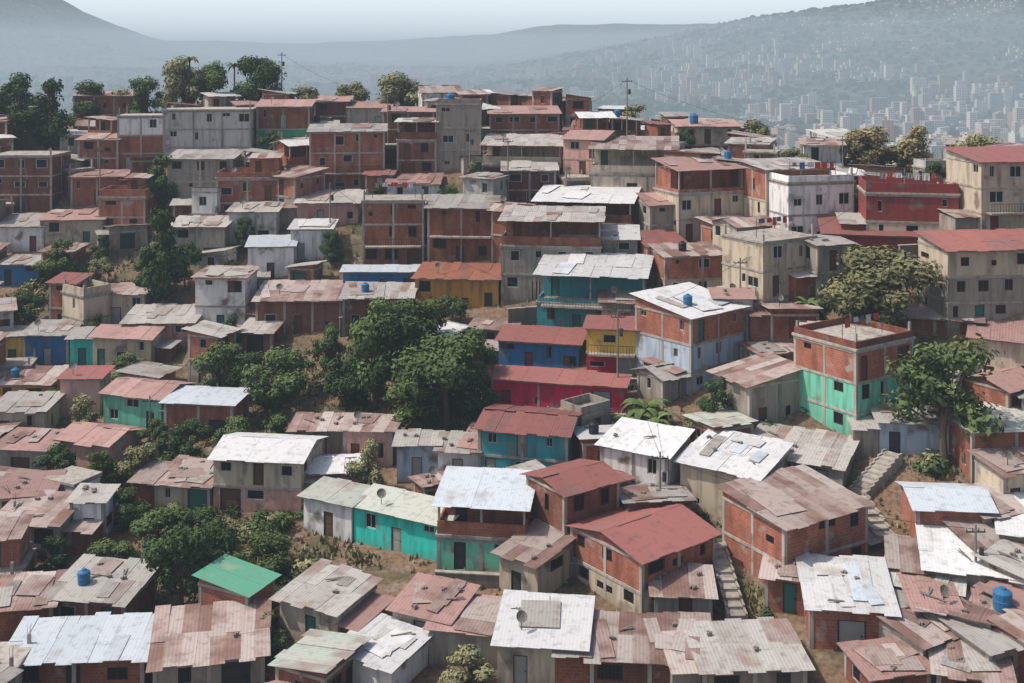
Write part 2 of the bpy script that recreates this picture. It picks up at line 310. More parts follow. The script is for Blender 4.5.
        if form=='r': sheets(rb,(hw+o_,-hd-o_,h-o_*tl+.02),(0,1,0),(-c,0,s),D2,W2/c,r,pt)
        if form=='g':
            sheets(rb,(-hw-o_,-hd-o_,h-o_*tl+.02),(1,0,0),(0,c,s),W2,D2/2/c,r,pt); sheets(rb,(hw+o_,hd+o_,h-o_*tl+.02),(-1,0,0),(0,-c,s),W2,D2/2/c,r,pt)
        if form=='h':
            sheets(rb,(-hw-o_,hd+o_,h-o_*tl+.02),(0,-1,0),(c,0,s),D2,W2/2/c,r,pt); sheets(rb,(hw+o_,-hd-o_,h-o_*tl+.02),(0,1,0),(-c,0,s),D2,W2/2/c,r,pt)
        ob('roof',rb.mesh('roof_mesh',[MR[roof]]),E)
        if form in 'sk' and roof in 'RZPWM' and w>3.5 and 'L' not in flags:
            fam={'R':'RRZ','Z':'ZRZ','P':'PRP','W':'WZWU','M':'ZMR'}[roof]
            for k in range(r.choice([0,0,1,2,3,5])):
                sw,sl=r.choice([.9,.9,1.7,2.6]),r.uniform(1.2,min(4.5,d)); aa=r.gauss(0,.15); px=r.uniform(-1,1)*max(.1,hw-sw*.5); py=r.uniform(-1,1)*max(.1,hd-sl*.4); pm=MB()
                q=[]
                for i,j in ((-1,-1),(1,-1),(1,1),(-1,1)):
                    u,v=i*sw/2,j*sl/2; X_=px+u*math.cos(aa)-v*math.sin(aa); Y_=py+u*math.sin(aa)+v*math.cos(aa); q.append(Vector((X_,Y_,rz(X_,Y_)+.13+.012*k+r.uniform(0,.02))))
                up_=[v_+Vector((0,0,.02)) for v_ in q]; pm.poly(up_,0,r.random(),[(0,0),(sw,0),(sw,sl),(0,sl)]); pm.poly(q[::-1],0)
                for e in range(4): pm.poly([q[e],q[(e+1)%4],up_[(e+1)%4],up_[e]],0)
                ob('roof_patch',pm.mesh('patch_mesh',[MR[r.choice(fam)]]),E)
    if d>3 and r.random()<.38 and 'T' not in flags and 'L' not in flags:   # lean-to lodged against one side
        sd=r.choice([-1,1]); lw=r.uniform(1.2,2.4); ld=d*r.uniform(.4,.8); lh=r.uniform(1.9,2.4); yc=r.uniform(-1,0)*(d-ld)/2; am=MB(); cx=sd*(hw+.06+lw/2)
        am.box((cx,yc,lh/2-1.5),(lw,ld,lh+3),0); ob('lean_to',am.mesh('leanto_mesh',[MW[r.choice(['b','c','B','c'])]]),E)
        lm=MB(); sheets(lm,(cx-lw/2-.15,yc-ld/2-.25,lh+.02),(1,0,0),(0,.995,.1),lw+.3,ld+.4,r,True); ob('lean_to_roof',lm.mesh('leanto_roof',[MR[r.choice('RZPR')]]),E)
    a=math.radians(rot); ca,sa=math.cos(a),math.sin(a)
    W=lambda px,py:(x+px*ca-py*sa,y+px*sa+py*ca,z+rz(px,py)+(.1 if rf else 0))
    if not rf and w>4.5 and d>4 and 'c' not in flags and r.random()<.6:   # room added on the slab
        am=MB(); aw,ad_=w*.45,d*.5; ax_,ay=hw-aw/2-.3,hd-ad_/2-.3; facade(am,(ax_-aw/2,ay-ad_/2),(1,0),(0,-1),aw,h+.2,h+2.4,[(.5,1.3,h+.25,h+2.05,1)],0)
        for st,D,Nn,L in (((ax_-aw/2,ay+ad_/2),(0,-1),(-1,0),ad_),((ax_+aw/2,ay-ad_/2),(0,1),(1,0),ad_),((ax_+aw/2,ay+ad_/2),(-1,0),(0,1),aw)): facade(am,st,D,Nn,L,h+.2,h+2.4,[],0)
        ob('rooftop_room',am.mesh('room_mesh',[MW[r.choice(['b','c',up])]]),E); ob('door',DOOR[dk],E,(ax_-aw/2+.9,ay-ad_/2+.1,h+1.15),0,(.8,1,1.8))
        lm=MB(); sheets(lm,(ax_-aw/2-.25,ay-ad_/2-.4,h+2.42),(1,0,0),(0,.995,.08),aw+.5,ad_+.7,r,True); ob('rooftop_room_roof',lm.mesh('room_roof',[MR[r.choice('RZPWD')]]),E)
    if 't' in flags: tank(*W(-hw*.4,-hd*.3),1.1)
    elif r.random()<.04 and 'L' not in flags: tank(*W(-hw*.4,-hd*.3),.8,r.random()<.3)
    if r.random()<.1: dish(*W(-hw*.5,-hd*.5))
    if not rf and w>4 and ('c' in flags or (r.random()<.1 and y<140)): clothesline(*W(0,-hd*.3),w*.7,a,r)
    if rf and y<116 and roof in 'RPZW' and form in 'sk':
        for k in range(r.randrange(0,6)):
            p=W(r.uniform(-hw,hw)*.85,r.uniform(-hd,hd)*.85); p=(p[0],p[1],p[2]+.06)
            m2=MB()
            if r.random()<.75: m2.box((0,0,.06),(.32,.16,.16)); m2.box((.0,.2,.05),(.16,.16,.13),0,.5,.5); nm,lb,ct='concrete_block','loose concrete blocks weighing down a zinc roof','block'
            else: m2.box((0,0,.03),(r.uniform(.9,1.8),.09,.05)); m2.box((.1,.12,.04),(r.uniform(.8,1.4),.08,.05),0,.5,.2); nm,lb,ct='wood_plank','weathered timber planks lying on a zinc roof','plank'
            q=ob(nm,m2.mesh('block_mesh',[MROCK]),None,p,r.uniform(0,3)); top(q,lb,ct,'weights on roofs')
    HOUSES.append((x,y,max(w,d))); yn=y-d/2; VIS.append((x,y,w,-(z+h)/yn,-z/yn))
    return E
# houses mostly placed from image coordinates projected onto the terrain: x y width height rotation depth_ratio wall roof form flags  (metres, degrees)
TABLE='''-64.1 182.0 9.4 5.6 3 .8 b P s
-66.3 156.9 8.3 7.6 0 .8 B f s
-56.7 157.5 6.9 3.8 5 .8 b P s
-58.8 163.9 5.7 5.1 0 .8 b P s
-53.2 164.9 6.5 7.7 6 .8 w/b f s
-43.8 166.5 12.3 7.7 4 .6 g f s
-41.9 155.4 8.7 5.9 0 .6 c Z s
-33.5 168.5 7.6 6.4 4 .8 b/gr P s
-22.3 154.8 9.9 8.2 6 .7 b Z s b
-27.5 174.8 5.1 4.3 0 .8 B P s
-21.6 174.1 6.2 3.3 0 .8 c P s
-14.9 166.2 7.4 4.9 0 .7 b P s
-12.8 154.9 5.3 7.5 0 .8 B M s T
-7.2 155.6 6.0 8.9 0 .8 c F s t
1.6 162.1 9.7 4.3 3 .7 b P s
1.6 150.4 10.1 5.3 -6 .7 k/B Z s T
2.2 143.8 6.5 4.7 0 .8 B Z s
15.3 142.3 10.3 6.3 -8 .7 k R s T
21.6 131.7 8.3 8.1 20 .7 b/k P s T
31.3 129.9 8.7 6.8 18 .7 b/k Z s
26.8 158 8.4 4.8 0 .7 k/r P s t
-34.3 149.5 7.9 5.9 5 .8 b F s
-50.6 150.0 6.0 4.7 0 .8 b F s
-63.1 148.4 6.1 3.3 0 .8 w Z s
-56.9 149.1 7.8 3.6 5 .7 k P s
-32.0 127.6 5.6 6.2 -4 .8 w R s
-28.7 136.4 5.3 4.0 6 .8 w U s
-38.5 141.5 6.6 4.6 0 .7 c Z s
-32.3 143.7 5.9 4.0 0 .7 g Z s
-24.2 138.7 4.8 3.8 0 .8 w/b W s
-23.2 145.9 7.7 3.0 0 .7 p Z s
-14.1 136.3 7.2 7.7 3 .7 b f s bc
-5.7 135.5 7.9 6.5 -5 .7 b Z s b
-12.8 149.1 6.6 2.3 0 .7 w P s
-5.7 127.4 9.3 3.5 -8 .6 o O s b
-23.2 126.4 9.3 3.7 0 .6 B R s
-14.5 124.6 7.4 3.7 0 .6 B Z s
4.6 127.1 10.8 8.6 -6 .7 b/c Z s T
9.0 135.9 11.3 5.1 -12 .7 B W s T
1.5 126.6 4.4 3.9 0 .8 mt f s
8.7 119.6 11.1 6.1 -12 .6 tl W s Tb
9.8 109.9 4.9 4.6 -10 .6 y/m D s b
3.0 113.6 8.0 3.1 -12 .5 bl D s
2.8 106.2 9.0 3.1 -14 .33 m D s
8.4 104.0 4.0 2.6 -14 .6 m D s
16.9 107.9 7.7 7.2 40 .9 b/lb W s
19.4 120.7 8.1 4.8 10 .6 b/k R s
25.9 114.8 7.2 8.0 32 .8 k f s c
32.6 124.9 7.8 6.6 14 .7 w F s c
41.2 118.7 9.0 5.4 -10 .7 r/k F s c
50.3 115.6 9.5 7.4 8 .7 k D s b
44.7 105.9 11.6 7.0 6 .5 k/c D s
38.0 118.6 11.0 3.0 -12 .7 r D s
21.6 99.9 5.6 4.1 25 .9 c R l
24.0 105.6 4.3 2.2 20 .8 c R s
29.5 98.4 7.4 7.7 34 .9 b/mt F s c
39.3 105.8 7.7 2.5 -20 .7 b R s
43.6 100.1 5.8 4.1 -25 .8 k P s
38.9 91.1 7.4 3.9 8 .7 b M s
32.6 93.2 5.4 2.9 -8 .6 lb Z s
31.9 83.8 5.2 3.0 -6 .9 b U g
20.5 82.6 8.0 5.0 30 .8 b R s
17.5 89.5 6.5 4.0 -35 .9 k W s
10.8 92.3 5.8 3.9 -30 .8 w W s
23.4 92.2 7.7 2.5 -28 .7 c Z s
9.4 82.1 7.3 4.3 38 1.0 b/k D g L
4.6 86.2 5.2 5.7 35 .9 B D g L
1.6 97.1 7.6 4.3 -14 .8 tl D g
-1.9 86.3 6.6 4.8 -8 .8 b/mt U s TL
-13.9 90.9 4.6 3.0 -27 .62 w M s L
-8.0 88.1 8.2 3.1 -27 .35 tq M s L
-20.6 96.7 7.5 4.4 -8 .8 k/p W g
-29.0 108.2 6.7 3.5 -8 .6 b U s
-35.6 111.5 6.5 3.4 -18 .8 mt P g
-54.5 125.0 3.4 3.5 0 .8 y Z s
-50.5 125.2 4.9 3.5 0 .8 bl Z s
-46.3 123.5 2.5 3.2 0 .9 tq Z s
-41.1 123.3 6.7 3.4 -10 .7 k P g
-44.1 131.1 4.7 3.6 0 .8 k R s
-60.7 142.0 5.0 2.7 0 .8 bl Z s
-42.7 114.0 3.9 3.8 0 .8 p D s
-47.1 110.4 5.1 3.0 0 .8 k Z s
-43.5 103.2 5.1 2.8 -8 .8 c P s
-37.7 104.2 5.6 2.8 -20 .8 p P g
-40.1 94.6 4.2 3.1 10 .9 k P s
-37.7 90.8 5.3 3.0 -6 .8 c R s
-33.9 92.0 2.7 3.4 0 .9 w Z s
-27.1 97.0 4.9 2.2 -10 .9 k R s
-19.3 79.8 4.2 3.2 -25 .7 b G r L
-12.7 78.7 4.9 2.8 -28 .9 k Z s
-19.7 74.6 6.8 2.4 12 .8 c R s
-28.0 74.5 8.7 2.3 4 .5 b U s
-34.5 80.0 5.0 2.6 10 .8 b R s
-29.1 81.1 5.7 2.5 -10 .8 B Z s
-8.4 73.3 4.5 2.2 -30 .9 w W s
-5.3 77.0 4.2 2.5 -24 .9 k P s
-1.8 75.3 6.5 2.3 -10 .6 c P s
2.1 73.4 5.4 2.8 -8 .9 k W s
1.8 82.0 3.4 3.1 -38 1.3 k R s
8.7 72.2 7.3 2.3 -6 .6 B R s
11.6 77.6 3.8 2.3 -5 .7 c R s
22.1 75.4 5.2 2.8 -8 1.0 b W s
14.6 71.3 6.4 2.2 4 .7 c Z s
25.8 72.1 3.6 2.4 30 1.0 c R s
32.4 73.0 4.6 2.4 -18 1.0 c P s t
32.7 69.9 3.9 3.0 30 1.0 b R s
28.0 77.2 4.6 2.2 -24 .9 c M s
34.6 79.2 5.8 2.3 12 .9 c R s
27.7 68.9 4.0 2.2 -15 .8 B R s
22.9 69.5 3.9 2.2 12 .8 b P s
36.0 75.6 4.6 2.6 -25 .9 c W s
29.2 73.6 4.0 2.5 -32 1.1 c R k
25.4 75.6 3.2 2.2 15 1.1 B Z s
31.8 78.2 6.6 2.6 -16 .8 c W s
36.2 71.8 4.6 2.4 -8 1.0 c Z s
29.6 70.6 3.4 2.7 22 1.0 c Z s
38.4 80.8 7.0 2.7 -20 .8 c W s
35.2 83.4 4.4 2.4 18 .8 k R s
34.4 75.8 3.4 2.9 40 1.3 c Z s
27.4 74.6 2.6 2.6 -8 1.6 c P s
-8.0 97.6 3.5 3.2 0 .7 lb Z s
-4.4 96.7 3.4 2.8 -5 .8 w Z s
-12.4 101.0 4.4 3.3 -8 .7 p R s
-17.3 102.8 4.6 2.8 0 .7 c R s
31.3 113.8 4.0 5.3 20 .8 c Z s
11.6 116.9 4.7 3.2 -5 .8 k R s
37.9 86.3 4.0 3.2 15 .8 k R s
-50.0 118.0 6.0 2.4 0 .8 o R s
-1.8 118.4 4.6 2.2 -10 .7 c R s
9.8 127.2 8.2 4.9 -5 .7 c W s
-38.4 125.9 7.5 3.0 0 .6 p Z s
18.2 131.0 6.1 4.5 10 .7 c P s
-14.6 129.6 9.0 2.8 0 .22 bl U s'''
for li,l in enumerate(TABLE.split('\n')):
    a=l.split(); x,y,w,h,rot,rr=map(float,a[:6]); wall,roof,form=a[6:9]; fl=a[9] if len(a)>9 else ''
    th=math.radians(rot); yn=y-(w*abs(math.sin(th))+rr*w*math.cos(th))/2
    build_house(x,y,T1(x*yn/y,yn),w,w*rr,h,rot,wall,roof,form,fl,li*13+5)
# ---------------- trees
def leafcloud(mb,lobes,count,size,r):
    tot=sum(l[3]**2 for l in lobes)
    for (cx,cy,cz,R,sq) in lobes:
        for k in range(int(count*R*R/tot)):
            v=Vector((r.gauss(0,1),r.gauss(0,1),r.gauss(0,1))).normalized(); q=R*(r.random()**.4)*r.uniform(.85,1.25)
            p=Vector((cx+v.x*q,cy+v.y*q,cz+v.z*q*sq)); nn=(v+Vector((r.uniform(-.7,.7),r.uniform(-.7,.7),r.uniform(-.2,.9)))).normalized()
            u=nn.orthogonal().normalized(); u.rotate(Matrix.Rotation(r.uniform(0,6.28),3,nn)); w=nn.cross(u); s=size*r.uniform(.5,1.3)
            t=min(1,max(0,.3+.35*v.z+r.uniform(-.25,.35)))  # upper leaves of each lobe lighter: light from above put into tint
            mb.poly([p-u*s,p-w*s*.5,p+u*s,p+w*s*.5],0,t)
def treevar(seed,H=8,R=3.2,count=4600,low=.35,size=.23,nl=17,full=0):
    r=random.Random(seed); lobes=[]
    for k in range(nl):
        a=r.uniform(0,6.28); q=R*.78*math.sqrt(r.random()); lr=R*r.uniform(.18+full,.44+full); zz=H*r.uniform(low+.08,.88); 
        q*=1-.5*max(0,(zz/H-.6))/.3
        lobes.append((q*math.cos(a),q*math.sin(a),zz,lr,.85))
    cr=MB(); leafcloud(cr,lobes,count,size,r)
    tr=MB(); top_=Vector((r.uniform(-.3,.3),r.uniform(-.3,.3),H*.5)); m_=Vector((r.uniform(-.2,.2),.1,H*.25))
    tr.cyl((0,0,-1),m_,.28,.2,8); tr.cyl(m_,top_,.2,.13,8)
    for l in lobes: tr.cyl(m_.lerp(top_,r.uniform(.2,1)),(l[0],l[1],l[2]),.09,.03,5)
    return tr.mesh('trunk_mesh',[MBARK]),cr.mesh('crown_mesh',[ML['d']])
TV=[treevar(s) for s in range(1,6)]; TC=[treevar(s,low=.08,count=5200) for s in range(11,16)]; TS=[treevar(31,low=.3,count=2600)]; TF=[treevar(41,low=.12,count=8000,nl=22,full=.06,size=.2)]
TREES=[]
LN={'d':'dark green leafy','m':'green leafy','o':'olive green','y':'dry yellowish'}
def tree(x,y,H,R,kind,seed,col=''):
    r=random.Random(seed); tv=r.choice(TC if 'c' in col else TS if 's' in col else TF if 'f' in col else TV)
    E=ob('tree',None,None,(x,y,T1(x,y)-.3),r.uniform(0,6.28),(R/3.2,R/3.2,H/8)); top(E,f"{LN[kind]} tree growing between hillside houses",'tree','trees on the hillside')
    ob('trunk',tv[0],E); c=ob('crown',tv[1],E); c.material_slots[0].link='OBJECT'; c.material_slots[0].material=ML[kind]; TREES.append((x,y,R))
# x y height crown_radius kind compact/sparse/full
TT='''-76.3 176 10.5 4.2 d c;-69.5 169 12.6 4.8 d c;-78.7 178.4 8 3.4 m c;-67 179 8.6 4.0 m c;-60.5 180 7.8 3.2 o c;-57.5 179 8.6 3.6 m c;-51.8 178.4 11.4 4.2 o c;-47.6 178.4 10.5 3.8 m c;-39.8 178.4 12 4.2 d f;-31.4 178.4 7.6 4.6 o c;-25.5 179 7.2 3.2 o c;-17.6 178.4 8.4 5 o c;-7 178.4 6 2.6 m c
-47.8 152.4 8.2 2.9 d c;-40.1 131.6 12.8 3.2 d c;-42.6 134 6.2 2.8 d c;-38.7 134.8 6.2 1.9 d c;-56.1 139.6 6.3 2.9 m c;-51.1 142.8 4 2 m c;-28.3 152 4.5 2.1 d c;-34.7 163.2 4.5 2 m c
-13.1 109.2 11.9 3.5 m c;-10.6 108 11.2 3.6 d f;-6.1 103.6 10.1 4.8 m f;-9.2 114 8.5 3.8 m;-16.1 109.6 6.8 2.4 d c;-23 110.4 7.3 3.3 m c;-29.1 113.2 6.5 2.8 m c;-26 112.8 5 2.2 d;-6.4 121.2 4.5 1.9 m;-3.6 107 8.5 3 d c;-9.3 103.5 6.5 3 m c
33.8 105.0 8.8 5.2 o f;34.3 90 10.8 4.8 m s;-35.3 98.8 4.2 2.1 m c;-32.3 98.8 4.4 1.9 o;-31.2 92.8 3.8 2 d c;-23.8 81.6 6.8 2.5 d c;-22.7 84 5.8 2.2 d c;-26.1 85.6 3.2 1.7 d c;-18.8 84.2 4.3 2.5 m c;-9.8 78.8 2.3 1.5 o c;-16.5 76 3 1.5 m c;-2.6 70.4 3.6 2.1 o c;3.3 78 1.7 1.1 m
46 140 8.6 4.4 y c;50 141 8 3.6 y c;42 139.5 7 3 y c;32.5 153 7 3.6 o c;17 166 6 3.4 o c;53 130 8 3.4 o c;13.7 126.8 3.5 1.4 m;-46.1 114.8 2.6 1.4 m;-49.7 137.2 4.4 1.7 o c;-33 140.8 4.5 1.5 d c;-56.2 131.2 4.8 2.3 d c;15.1 96.4 2.2 1.2 o;3.4 118.4 3.3 1 m;-20.7 129.6 1.8 1.6 m;-27.5 89 4.2 2.4 m c;-24.5 88.5 4 2.2 d c;-30 86 3.5 2 m c'''
for i,l in enumerate(TT.replace('\n',';').split(';')):
    a=l.split(); x,y,H,R=map(float,a[:4]); tree(x,y,H,R,a[4],i*7+3,a[5] if len(a)>5 else '')
NOG=[(29,89.6,2.2),(26.6,86,2.0),(27,83.5,1.8),(14.6,78,2.0),(14.8,81.5,1.7),(3.8,104,1.5),(-9.5,84.2,2.8),(-12.8,86.6,2.4),(-5.5,81.8,2.4),(-8.5,81.5,2.6),(-12,83,2.2),(-10.5,86.5,2.5)]   # kept clear: public stairs and the bare bank
r=random.Random(12); nt_=0
for k in range(3000):
    y=r.uniform(82,162); x=(r.uniform(-.44,-.02) if r.random()<.75 else r.uniform(0,.42))*y
    if any((x-a)**2+(y-b)**2<(c*.6+.8)**2 for a,b,c in HOUSES) or any((x-a)**2+(y-b)**2<(c+1.8)**2 for a,b,c in TREES+NOG): continue
    tree(x,y,r.uniform(3,5.6),r.uniform(1.3,2.3),r.choice('ddmmmoo'),k,'c'); nt_+=1
    if nt_>=40: break
def plant(x,y,s,trunk,seed):
    r=random.Random(seed); E=ob('banana_plant' if not trunk else 'palm_tree',None,None,(x,y,T1(x,y)),0,(s,s,s)); top(E,'banana plant with broad arching leaves beside a house' if not trunk else 'slender palm tree with drooping fronds on the ridge','banana plant' if not trunk else 'palm tree')
    t=MB(); hh=9.5 if trunk else 1.2; t.cyl((0,0,-.5),(0,0,hh),.16,.12,8); ob('trunk',t.mesh('trunk_mesh',[MBARK]),E)
    m=MB()
    for k in range(18):
        a=k*2.4; el=r.uniform(.3,1.3); L=r.uniform(1.6,2.4); wd=.28 if not trunk else .2; prev=None; p=Vector((0,0,hh)); ds=L/6
        for j in range(7):
            wj=wd*math.sin(min(1,(j+.4)/6.4)*math.pi)**.6 if j<6 else .02; sd=Vector((-math.sin(a),math.cos(a),0))
            cur=(p-sd*wj+Vector((0,0,-.08)),p.copy(),p+sd*wj+Vector((0,0,-.08)))
            if prev:
                m.poly([prev[0],prev[1],cur[1],cur[0]],0,r.uniform(.3,1)); m.poly([prev[1],prev[2],cur[2],cur[1]],0,r.uniform(.3,1))
            prev=cur; p=p+Vector((math.cos(a)*math.cos(el),math.sin(a)*math.cos(el),math.sin(el)))*ds; el-=.38
    ob('crown',m.mesh('frond_mesh',[ML['m']]),E)
for i,q in enumerate([(10.2,98,1.1,0),(12.3,97.6,1.2,0),(11.6,99.2,1.3,0),(-50.3,177.5,1.05,1),(-43.3,177.5,.95,1),(9.9,97.2,.9,0),(28.5,109.6,1,0)]): plant(*q,i)
GZ=[(-13.3,114.4,5),(-8,110.4,5),(-24.3,114.4,4.5),(-43.2,139.6,4),(-25.3,86.8,6),(-19.3,87.2,5),(-13.5,83.5,3),(-22.4,90.4,3.5),(-34.6,100.4,3),(34.5,109.6,4),(34.2,93.2,3),(11.2,99.6,2),(-15.3,82,3),(-59.5,137.6,3),(-5.3,106.4,4.5),(14.1,78.8,2)]
SH=[]
for s in range(4):
    r=random.Random(50+s); m=MB(); leafcloud(m,[(r.uniform(-.5,.5),r.uniform(-.5,.5),r.uniform(.2,.7),r.uniform(.4,.7),.8) for _ in range(5)],420,.17,r); SH.append(m.mesh('shrub_mesh',[ML['m']]))
# infill houses between the listed ones
r=random.Random(99); nf=0; LISTED=list(VIS)
for k in range(16000):
    y=r.uniform(68,176); x=r.uniform(-1,1)*(y*.46+2)
    z=T1(x,y)
    if z/y<-.6 or z/y>-.055: continue
    if y>150 and x>y*.2: continue
    s=r.uniform(3.2,6.2); d=s*r.uniform(.7,1.2)
    if any((x-a)**2+(y-b)**2<((s+c)*.4)**2 for a,b,c in HOUSES): continue
    if any((x-a)**2+(y-b)**2<(s*.5+c)**2 for a,b,c in GZ+NOG): continue
    if any((x-a)**2+(y-b)**2<(s*.4+c*.6)**2 for a,b,c in TREES): continue
    h=r.choice([2.4,2.7,2.9] if y<100 else [2.5,2.8,4.9,5.4,5.6])
    def okh(h):   # keep listed houses behind in the camera's view
        vt=-(z+h)/(y+d/2)
        return not any(y<b<y+30 and abs(x/y-a/b)<(s*.45+w*.45)/b and vt<b_-.45*(b_-t_) for a,b,w,t_,b_ in LISTED)
    if not okh(h):
        h=2.3
        if not okh(h): continue
    build_house(x,y,z-.3,s,d,h,r.choice([-1,1])*r.uniform(0,42),r.choice(['b','b','b','b','b','B','c','c','k','w','g','p','b/k','b/c']),r.choice('RRRZZZPWDFfMf'),r.choice('sssklrg'),'T' if r.random()<.25 else '',k)
    nf+=1
    if nf>162: break
# retaining walls
r=random.Random(5); nr=0
for (x,y,c) in list(HOUSES):
    if y<135 and r.random()<.16 and nr<24:
        yy=y-c*.5-1.3; L=c*r.uniform(.7,1.3); z=T1(x,yy); m=MB(); m.box((0,0,0),(L,.3,2.0),0); m.box((0,0,1.04),(L+.1,.4,.08),1)
        o=ob('retaining_wall',m.mesh('retaining_mesh',[MPL,MCONC]),None,(x,yy,z),r.uniform(-.35,.35)); top(o,'low stained concrete retaining wall on the earth slope','wall','retaining walls'); nr+=1
# shrubs
ns=0
for k in range(6000):
    if k%2: a,b,c=r.choice(GZ); an=r.uniform(0,6.28); q=c*1.3*math.sqrt(r.random()); x,y=a+q*math.cos(an),b+q*math.sin(an)
    else:
        y=r.uniform(68,180); x=r.uniform(-1,1)*(y*.45)
    if any((x-a)**2+(y-b)**2<(c*.48+.3)**2 for a,b,c in HOUSES): continue
    if any((x-a)**2+(y-b)**2<c*c for a,b,c in NOG): continue
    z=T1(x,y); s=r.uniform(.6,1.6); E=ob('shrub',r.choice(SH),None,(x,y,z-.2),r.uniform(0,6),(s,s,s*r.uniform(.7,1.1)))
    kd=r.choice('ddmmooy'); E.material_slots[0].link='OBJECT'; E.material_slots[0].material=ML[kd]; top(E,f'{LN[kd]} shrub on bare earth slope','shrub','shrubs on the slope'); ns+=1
    if ns>=290: break
# grass and weeds
gr=MB(); gx=[];gy=[]
for k in range(15000):
    if k%5<2: a,b,c=r.choice(GZ); an=r.uniform(0,6.28); q=c*1.5*math.sqrt(r.random()); gx.append(a+q*math.cos(an)); gy.append(b+q*math.sin(an))
    else:
        y=r.uniform(66,185); gx.append(r.uniform(-1,1)*y*.47); gy.append(y)
gz=T(np.array(gx),np.array(gy))
for x,y,z in zip(gx,gy,gz):
    if wob(x,y,4.5)<-.15: continue
    for q in range(3):
        a=r.uniform(0,6.28); s=r.uniform(.12,.3); h=r.uniform(.15,.5); cx,cy=x+r.uniform(-.3,.3),y+r.uniform(-.3,.3)
        gr.poly([(cx-math.cos(a)*s,cy-math.sin(a)*s,z-.15),(cx+math.cos(a)*s,cy+math.sin(a)*s,z-.15),(cx+r.uniform(-.2,.2),cy+r.uniform(-.2,.2),z+h)],0 if r.random()<.55 else 1,r.random())
S=ob('undergrowth',gr.mesh('undergrowth_mesh',[ML['o'],ML['y']])); S['kind']='stuff'
# poles
def pole(x,y,H):
    z=T1(x,y); m=MB(); m.cyl((0,0,-.5),(0,0,H),.11,.07,8); E=ob('utility_pole',None,None,(x,y,z)); top(E,'slim concrete utility pole with crossarms and transformer','utility pole','utility poles')
    ob('pole',m.mesh('pole_mesh',[MPOLE]),E); c=MB(); c.box((0,0,H-.5),(1.3,.08,.08)); c.cyl((.3,-.2,H-2.2),(.3,-.2,H-1.5),.17,.17,8)
    for e in (-.6,-.2,.2,.6): c.cyl((e,0,H-.46),(e,0,H-.3),.04,.03,6)
    ob('crossarm',c.mesh('crossarm_mesh',[MMET]),E); return Vector((x,y,z+H-.3))
PL=[pole(*q) for q in ((-36.1,178.4,11.5),(15,148.4,11.3),(9.7,104.4,8.1),(-.5,140.8,9.5),(-17.6,161.2,8.5),(-5.4,145.6,9.2),(41,118.8,6.3),(11.4,87.6,5),(-22.2,138.8,8),(22.3,111.2,7),(-55.2,152.4,9),(39.4,135.6,6.4),(31.3,76.8,4.8),(-33.5,105.2,5))]
def wire(a,b):
    m=MB(); pr=None
    for k in range(13):
        t=k/12; p=a.lerp(b,t); p.z-=4*t*(1-t)*(a-b).length*.04
        if pr is not None: m.cyl(pr,p,.02,.02,4,0,False)
        pr=p
    o=ob('power_line',m.mesh('wire_mesh',[MMET])); top(o,'thin sagging black power line strung between poles','power line','power lines')
for i,j in ((0,4),(4,5),(5,3),(3,1),(1,11),(11,6),(2,9),(9,6),(2,7),(8,4),(10,8),(7,12),(8,2),(13,8)): wire(PL[i],PL[j])
def stair(p0,p1,wd,lift):
    p0=Vector(p0)+Vector((0,0,lift));p1=Vector(p1)+Vector((0,0,lift)); d=p1-p0; n_=max(6,int(abs(d.z)/.2)); m=MB(); an=math.atan2(d.y,d.x)
    for k in range(n_):
        q=d*((k+.5)/n_); m.box((q.x,q.y,q.z-.6+.1),(math.hypot(d.x,d.y)/n_+.02,wd,1.3),0,.5,an)
    for sd in (-1,1):
        nx,ny=-math.sin(an)*sd*(wd/2+.1),math.cos(an)*sd*(wd/2+.1)
        for k in range(n_):
            q=d*((k+.5)/n_); m.box((q.x+nx,q.y+ny,q.z-.4),(math.hypot(d.x,d.y)/n_+.01,.14,1.35),0,.5,an)
    o=ob('staircase',m.mesh('stair_mesh',[MSTEP]),None,p0); top(o,'steep concrete public staircase climbing between houses','staircase')
for a,b,w,lf in (((15.0,75.6,-38.4),(14.9,83.2,-36.6),1.0,.9),((26.6,87.6,-34.3),(30.6,91.2,-32.4),1.2,.5),((27.1,82.4,-35.6),(26.5,87.2,-34.3),1.1,.5),((3.2,102,-33.6),(4.5,106.4,-32.3),1.0,.3)): stair(a,b,w,lf)
# ---------------- ground sheet
xs=np.unique(np.concatenate([np.arange(-150,150.1,2.5),np.arange(150,600,12),-np.arange(150,600,12),np.arange(600,3600,28),-np.arange(600,3600,28),[-9000,-6000,6000,9000]]))
ys=np.concatenate([[-200,-60,0],np.arange(30,240,2.5),np.arange(240,700,14),np.arange(700,6600,34),[7000,9000]])
X,Y=np.meshgrid(xs,ys); Z=np.zeros_like(X)
for i in range(len(ys)): Z[i]=T(X[i],Y[i])
Z+=np.where((Y<240)&(np.abs(X)<150),wob(X,Y,2.1)*.18,0)
nx=len(xs);ny=len(ys); idx=np.arange(nx*ny).reshape(ny,nx)
fc=np.stack([idx[:-1,:-1],idx[:-1,1:],idx[1:,1:],idx[1:,:-1]],-1).reshape(-1,4)
gm=bpy.data.meshes.new('ground_mesh'); gm.from_pydata(np.stack([X,Y,Z],-1).reshape(-1,3).tolist(),[],fc.tolist()); gm.polygons.foreach_set('use_smooth',[True]*len(gm.polygons))
m,nt,b,o=newmat('earth'); 
geo=N(nt,'ShaderNodeNewGeometry')
def gn(scale,det=4):
    t=N(nt,'ShaderNodeTexNoise'); t.inputs['Scale'].default_value=scale; t.inputs['Detail'].default_value=det; nt.links.new(geo.outputs['Position'],t.inputs['Vector']); return t.outputs[0]
